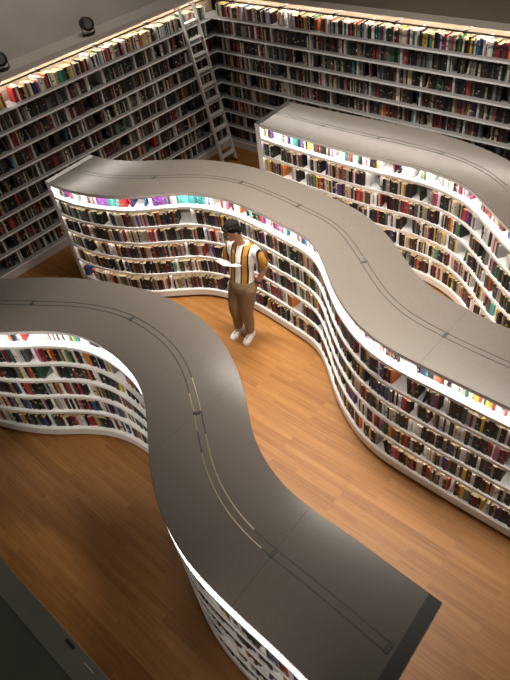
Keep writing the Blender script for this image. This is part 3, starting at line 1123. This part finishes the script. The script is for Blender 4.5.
def hand(mb, wrist, palm_end, side, pn, curl, thumb_dir, scale=1.0):
    """palm with four unequal fingers bent by curl and a thumb leaving its side; side = across the knuckles (towards the little finger), pn = palm facing"""
    w, e = Vector(wrist), Vector(palm_end)
    ax = (e - w).normalized()
    sd = Vector(side).normalized()
    pn = Vector(pn).normalized()
    for k in range(4):
        off = (-0.027 + 0.018 * k) * scale
        limb(mb, [w + sd * off * 0.55, e + sd * off], [0.0135, 0.0115], 8)
    lens = (0.064, 0.072, 0.067, 0.052)
    for k in range(4):
        off = (-0.028 + 0.0188 * k) * scale
        p = e + sd * off
        d = ax.copy()
        pts = [p]
        for j in range(3):
            rot = Matrix.Rotation(math.radians(curl[j]), 3, sd if (ax.cross(pn)).dot(sd) < 0 else -sd)
            d = (rot @ d).normalized()
            # keep bending towards the palm side
            p = p + d * lens[k] * (0.42, 0.33, 0.25)[j] * scale
            pts.append(p)
        limb(mb, pts, [0.0088, 0.0082, 0.0075, 0.0064], 8)
    t0 = w.lerp(e, 0.35) - sd * 0.030 * scale
    td = Vector(thumb_dir).normalized()
    limb(mb, [w.lerp(e, 0.18) - sd * 0.014, t0, t0 + td * 0.030, t0 + td * 0.052 + pn * 0.006], [0.013, 0.012, 0.0098, 0.0078], 8)


# right hand: under the open book, thumb over the page; left hand: hanging, thumb hooked at the pocket
hand(body, (-.01, -.10, 1.165), (.045, -.145, 1.192), (-.3, -1, -.2), (0, .3, 1), (8, 22, 18), (.35, .45, .8))
hand(body, (.262, .085, .865), (.243, .055, .800), (.25, .95, .1), (-1, .25, 0), (14, 24, 20), (-.1, -.75, -.65))
body_o = fuse(body, 'body', M_SKIN, man, 0.0055, 3)

# eyes, brows, hair, glasses
for sx in (-1, 1):
    mb = MB()
    ball(mb, hp(sx * .030, -.070, .006), .0115, 10)
    mb.build('eye', mat('eye_white', (0.7, 0.68, 0.64), 0.3), man, True)
    mb = MB()
    limb(mb, [hp(sx * .014, -.0865, .032), hp(sx * .032, -.082, .037), hp(sx * .048, -.066, .030)], [.003, .0042, .0028], 6)
    mb.build('eyebrow', M_HAIR, man, True)
hair = MB()
rngh = random.Random(5)
ball(hair, hp(0, .030, .050), (.081, .086, .076), 18, HR)
ball(hair, hp(0, .060, .0), (.070, .052, .070), 14, HR)
for k in range(46):
    a, e = rngh.uniform(0, 2 * math.pi), rngh.uniform(0.15, 1.4)
    x, y, z_ = math.sin(e) * math.cos(a) * .076, .028 + math.sin(e) * math.sin(a) * .082, .055 + math.cos(e) * .07
    if y < -.03 and z_ < .085:
        continue
    ball(hair, hp(x, y, z_), rngh.uniform(.014, .023), 8)
for k in range(7):
    ball(hair, hp(-.046 + k * .0153, -.048 - .012 * math.sin(k * .52), .090), .016, 8)
fuse(hair, 'hair', M_HAIR, man, 0.007, 1)
gl = MB()
for sx in (-1, 1):
    ring = [hp(sx * .033 + .024 * math.cos(2 * math.pi * k / 14), -.094, .002 + .019 * math.sin(2 * math.pi * k / 14)) for k in range(15)]
    gl.tube(ring, .0026, 6, cap=False)
    gl.tube([hp(sx * .057, -.093, .006), hp(sx * .074, -.03, .006), hp(sx * .077, .02, .002)], .0024, 6)
gl.tube([hp(-.009, -.095, .006), hp(.009, -.095, .006)], .0026, 6)
gl.build('eyeglasses', mat('dark_red_frame', (0.05, 0.012, 0.012), 0.35), man, True)

# shirt: torso, short sleeves, open collar
sh = MB()
loft(sh, [((.10, .035, .925), .158, .112), ((.10, .045, .98), .152, .110), ((.10, .07, 1.08), .150, .108), ((.10, .10, 1.20), .166, .116), ((.10, .12, 1.29), .174, .108),
          ((.10, .13, 1.345), .150, .084), ((.095, .128, 1.378), .088, .066)], 28)
limb(sh, [(-.05, .12, 1.305), (-.105, .115, 1.205), (-.132, .10, 1.125)], [.068, .066, .064], 16)
limb(sh, [(.25, .14, 1.305), (.292, .165, 1.205), (.312, .18, 1.125)], [.068, .066, .064], 16)
fuse(sh, 'shirt', M_SHIRT, man, 0.008, 3)
cl = MB()
for sx in (-1, 1):
    a = [Vector((.093 + sx * .012, .060, 1.335)), Vector((.093 + sx * .070, .105, 1.392)), Vector((.093 + sx * .055, .165, 1.412)), Vector((.093, .19, 1.415))]
    b = [Vector((.093 + sx * .050, .018, 1.300)), Vector((.093 + sx * .092, .075, 1.352)), Vector((.093 + sx * .085, .172, 1.385)), Vector((.093, .208, 1.39))]
    th = Vector((0, 0, .006))
    cl.strip([a, b, [p - th for p in b], [p - th for p in a]])
cl.build('collar', mat('white_collar_cloth', (0.72, 0.72, 0.72), 0.8), man)

# trousers
tr = MB()
loft(tr, [((.10, .03, .80), .165, .125), ((.10, .03, .87), .168, .125), ((.10, .035, .935), .158, .114), ((.10, .04, .955), .154, .110)], 24)
limb(tr, [(.02, .03, .83), (-.012, .0, .66), (-.035, -.02, .47), (-.06, .02, .30), (-.082, .035, .125)], [.104, .094, .078, .070, .060], 18)
limb(tr, [(.18, .03, .83), (.155, .015, .66), (.125, .0, .47), (.11, .025, .30), (.096, .035, .125)], [.104, .094, .078, .070, .060], 18)
fuse(tr, 'trousers', M_KHAKI, man, 0.01, 3)
# wristwatch
mb = MB()
mb.tube([(.281, .105, .917), (.272, .098, .893)], .033, 14)
mb.build('wristwatch', M_BLACK, man, True)


def shoe(cx, cy, yaw):
    Ms = Matrix.Translation((cx, cy, 0)) @ Matrix.Rotation(yaw, 4, 'Z') @ Matrix.Scale(0.92, 4)
    up = MB()
    secs = [(.085, .026, .075, .022), (.070, .036, .105, .020), (.03, .040, .112, .020), (-.01, .042, .098, .020), (-.06, .046, .072, .02), (-.11, .049, .060, .02), (-.155, .044, .052, .02), (-.185, .028, .042, .022)]
    rings = []
    for (y, hw, top, bot) in secs:
        ring = []
        for k in range(14):
            a = 2 * math.pi * k / 14
            x = hw * math.cos(a) * (1 if math.sin(a) < 0.2 else 0.86)
            z_ = (top + bot) / 2 + (top - bot) / 2 * math.sin(a)
            ring.append(Ms @ Vector((x, y, z_)))
        rings.append(ring)
    vs = [p for r in rings for p in r]
    fs = [(i * 14 + k, i * 14 + (k + 1) % 14, (i + 1) * 14 + (k + 1) % 14, (i + 1) * 14 + k) for i in range(len(rings) - 1) for k in range(14)]
    fs += [tuple(range(13, -1, -1)), tuple((len(rings) - 1) * 14 + k for k in range(14))]
    up.add(vs, fs)
    s_ = up.build('shoe', M_SNEAKER, man, True)
    so = MB()
    out = [(0, .095), (.03, .085), (.043, .04), (.044, -.02), (.051, -.10), (.048, -.15), (.03, -.19), (0, -.20), (-.03, -.19), (-.048, -.15), (-.051, -.10), (-.044, -.02), (-.043, .04), (-.03, .085)]
    n = len(out)
    so.add([Ms @ Vector((x, y, z_)) for z_ in (0.0, .030) for x, y in out],
           [tuple(range(n - 1, -1, -1)), tuple(range(n, 2 * n))] + [(i, (i + 1) % n, n + (i + 1) % n, n + i) for i in range(n)])
    so.build('sole', M_SOLE, s_, False)
    la = MB()
    for j in range(4):
        y = -.018 - j * .022
        z_ = .094 - j * .0095
        la.tube([Ms @ Vector((-.024, y, z_ - .006)), Ms @ Vector((0, y - .004, z_ + .004)), Ms @ Vector((.024, y, z_ - .006))], .0035, 6)
    la.build('laces', M_SNEAKER, s_)


shoe(-.088, .045, math.radians(2))
shoe(.095, .04, math.radians(10))

# the open book he holds: a thing of its own
MP = man.matrix_basis.copy()
bpy.context.view_layer.update()
MP = man.matrix_world.copy()
bk_o = empty('open_book', MP @ Vector((.095, -.155, 1.245)), math.radians(12))
tag(bk_o, 'open book with white pages held in the reading man\'s hand', 'book')
TB = Matrix.Rotation(math.radians(-32), 4, 'X')
for sx in (-1, 1):
    # cover board, then a curved block of pages
    cv, pgt = [], []
    for j in range(9):
        u = j / 8
        x = sx * (0.006 + u * 0.122)
        zc = 0.030 * (1 - (1 - u) ** 2) * 0.6 + (0.018 if sx < 0 else 0.0) * u * u
        cv.append((x, zc))
        pgt.append((x * 0.965, zc + 0.014 * math.sin(math.pi * min(1, u * 0.86 + 0.14)) + 0.004))
    mb = MB()
    mb.strip([[TB @ Vector((x, -.088, z_)) for x, z_ in cv], [TB @ Vector((x, .088, z_)) for x, z_ in cv],
              [TB @ Vector((x, .088, z_ - .003)) for x, z_ in cv], [TB @ Vector((x, -.088, z_ - .003)) for x, z_ in cv]])
    mb.build('cover', M_BOOKCOVER, bk_o)
    mb = MB()
    mb.strip([[TB @ Vector((x, -.085, z_)) for x, z_ in pgt], [TB @ Vector((x, .085, z_)) for x, z_ in pgt],
              [TB @ Vector((x * .965, .085, z_ + .0003)) for x, z_ in cv], [TB @ Vector((x * .965, -.085, z_ + .0003)) for x, z_ in cv]])
    mb.build('page_block', M_PAPER, bk_o)
mb = MB()
mb.box(-.008, .008, -.088, .088, -.004, 0.0, M=TB)
mb.build('spine', M_BOOKCOVER, bk_o)

# ------------------------------------------------------------------ books: the 300 that show largest are individual objects
bpy.context.view_layer.update()
bv, bf = [], []
for o in SC.objects:
    if o.type == 'MESH' and (o.parent is not None or o.name.startswith(('trim', 'wall'))) and o.name.split('.')[0] not in ('light_strip', 'rung', 'stile', 'inlay_line'):
        b0 = len(bv)
        mw = o.matrix_world
        bv += [mw @ v.co for v in o.data.vertices]
        bf += [tuple(i + b0 for i in p.vertices) for p in o.data.polygons]
bvh = BVHTree.FromPolygons(bv, bf)


def project(p):
    d = p - CAM_POS
    zc = d.dot(CAM_F)
    return Vector((255 + F_PX * d.dot(CAM_R) / zc, 340 - F_PX * d.dot(CAM_U) / zc)) if zc > 0.1 else None


def free(p):
    d = p - CAM_POS
    hit = bvh.ray_cast(CAM_POS, d.normalized(), d.length - 0.012)
    return hit[0] is None


def shown(b):
    M = book_matrix(b)
    x, h, d = b['th'] / 2, b['h'], b['d']
    q = [project(M @ Vector(p)) for p in ((-x, 0, 0), (x, 0, 0), (x, 0, h), (-x, 0, h))]
    if any(k is None for k in q):
        return 0.0
    ar = sum(q[i].x * q[(i + 1) % 4].y - q[(i + 1) % 4].x * q[i].y for i in range(4)) / 2
    if (CAM_POS - b['p']).dot(Vector((b['n'].x, b['n'].y, 0))) > 0:
        ar = 0.0
    vis = 0
    for px, pz in ((-x * .6, .35), (x * .6, .35), (-x * .6, .65), (x * .6, .65), (0, .9), (0, .5)):
        P = M @ Vector((px, -0.002, pz * h))
        s = project(P)
        if 1 < s.x < 509 and 1 < s.y < 679 and free(P):
            vis += 1
    return abs(ar) * vis / 6


for b in BOOKS:
    b['show'] = shown(b)
order = sorted(range(len(BOOKS)), key=lambda i: -BOOKS[i]['show'])
chosen = set(order[:300])

NTH = ['first', 'second', 'third', 'fourth', 'fifth', 'sixth', 'seventh', 'eighth', 'ninth', 'tenth', 'eleventh', 'twelfth', 'thirteenth', 'fourteenth', 'fifteenth',
       'sixteenth', 'seventeenth', 'eighteenth', 'nineteenth', 'twentieth']


def nth(i):
    if i < 20:
        return NTH[i]
    if (i + 1) % 10 == 0:
        return {3: 'thirtieth', 4: 'fortieth', 5: 'fiftieth'}[(i + 1) // 10]
    tens = {2: 'twenty', 3: 'thirty', 4: 'forty'}[(i + 1) // 10]
    r = (i + 1) % 10
    return tens + ('-' + NTH[r - 1] if r else 'th')


TIER = ['lit top', 'second', 'third', 'fourth', 'fifth', 'lowest']
CASE = {'middle': 'reader bookcase', 'far': 'far bookcase', 'front': 'nearest bookcase', 'front rear': 'aisle face of the nearest bookcase', 'wall side': 'ladder wall', 'wall back': 'back wall'}
# bays that begin outside the frame are not counted
vis_bays = {}
for b in BOOKS:
    if b['show'] > 0:
        vis_bays.setdefault((b['case'], b['tier']), set()).add(b['bay'])
rest = MB()
seen = {}
for i, b in enumerate(BOOKS):
    if i not in chosen:
        book_simple(rest, b)
        continue
    mb = MB()
    book_full(mb, b)
    me = mb.mesh('book', M_BOOK)
    o = bpy.data.objects.new('book', me)
    o.matrix_world = book_matrix(b)
    COL.objects.link(o)
    size = 'leaning' if b['lean'] else 'thin' if b['th'] < 0.024 else ('thick' if b['th'] > 0.034 else 'medium')
    nb = ('after a %s one' % b['prev']) if b['prev'] else 'after a space'
    tier = TIER[b['tier']] if b['case'] in ('middle', 'far', 'front') else nth(b['tier'])
    lab = '%s %s book %s, %s in %s bay, %s shelf, %s' % (size, b['name'], nb, nth(b['k']), nth(sorted(vis_bays[(b['case'], b['tier'])]).index(b['bay'])), tier, CASE[b['case']])
    tag(o, lab, 'book', 'books on the %s shelf of the %s' % (tier, CASE[b['case']]))
if rest.v:
    o = rest.build('shelved_books', M_BOOK, fix=False)
    tag(o, 'all the smaller books filling the rows of the shelves', 'books', kind='stuff')
print('BOOKS', len(BOOKS), 'chosen min show', BOOKS[order[299]]['show'], {c: sum(1 for i in chosen if BOOKS[i]['case'] == c) for c in CASE})
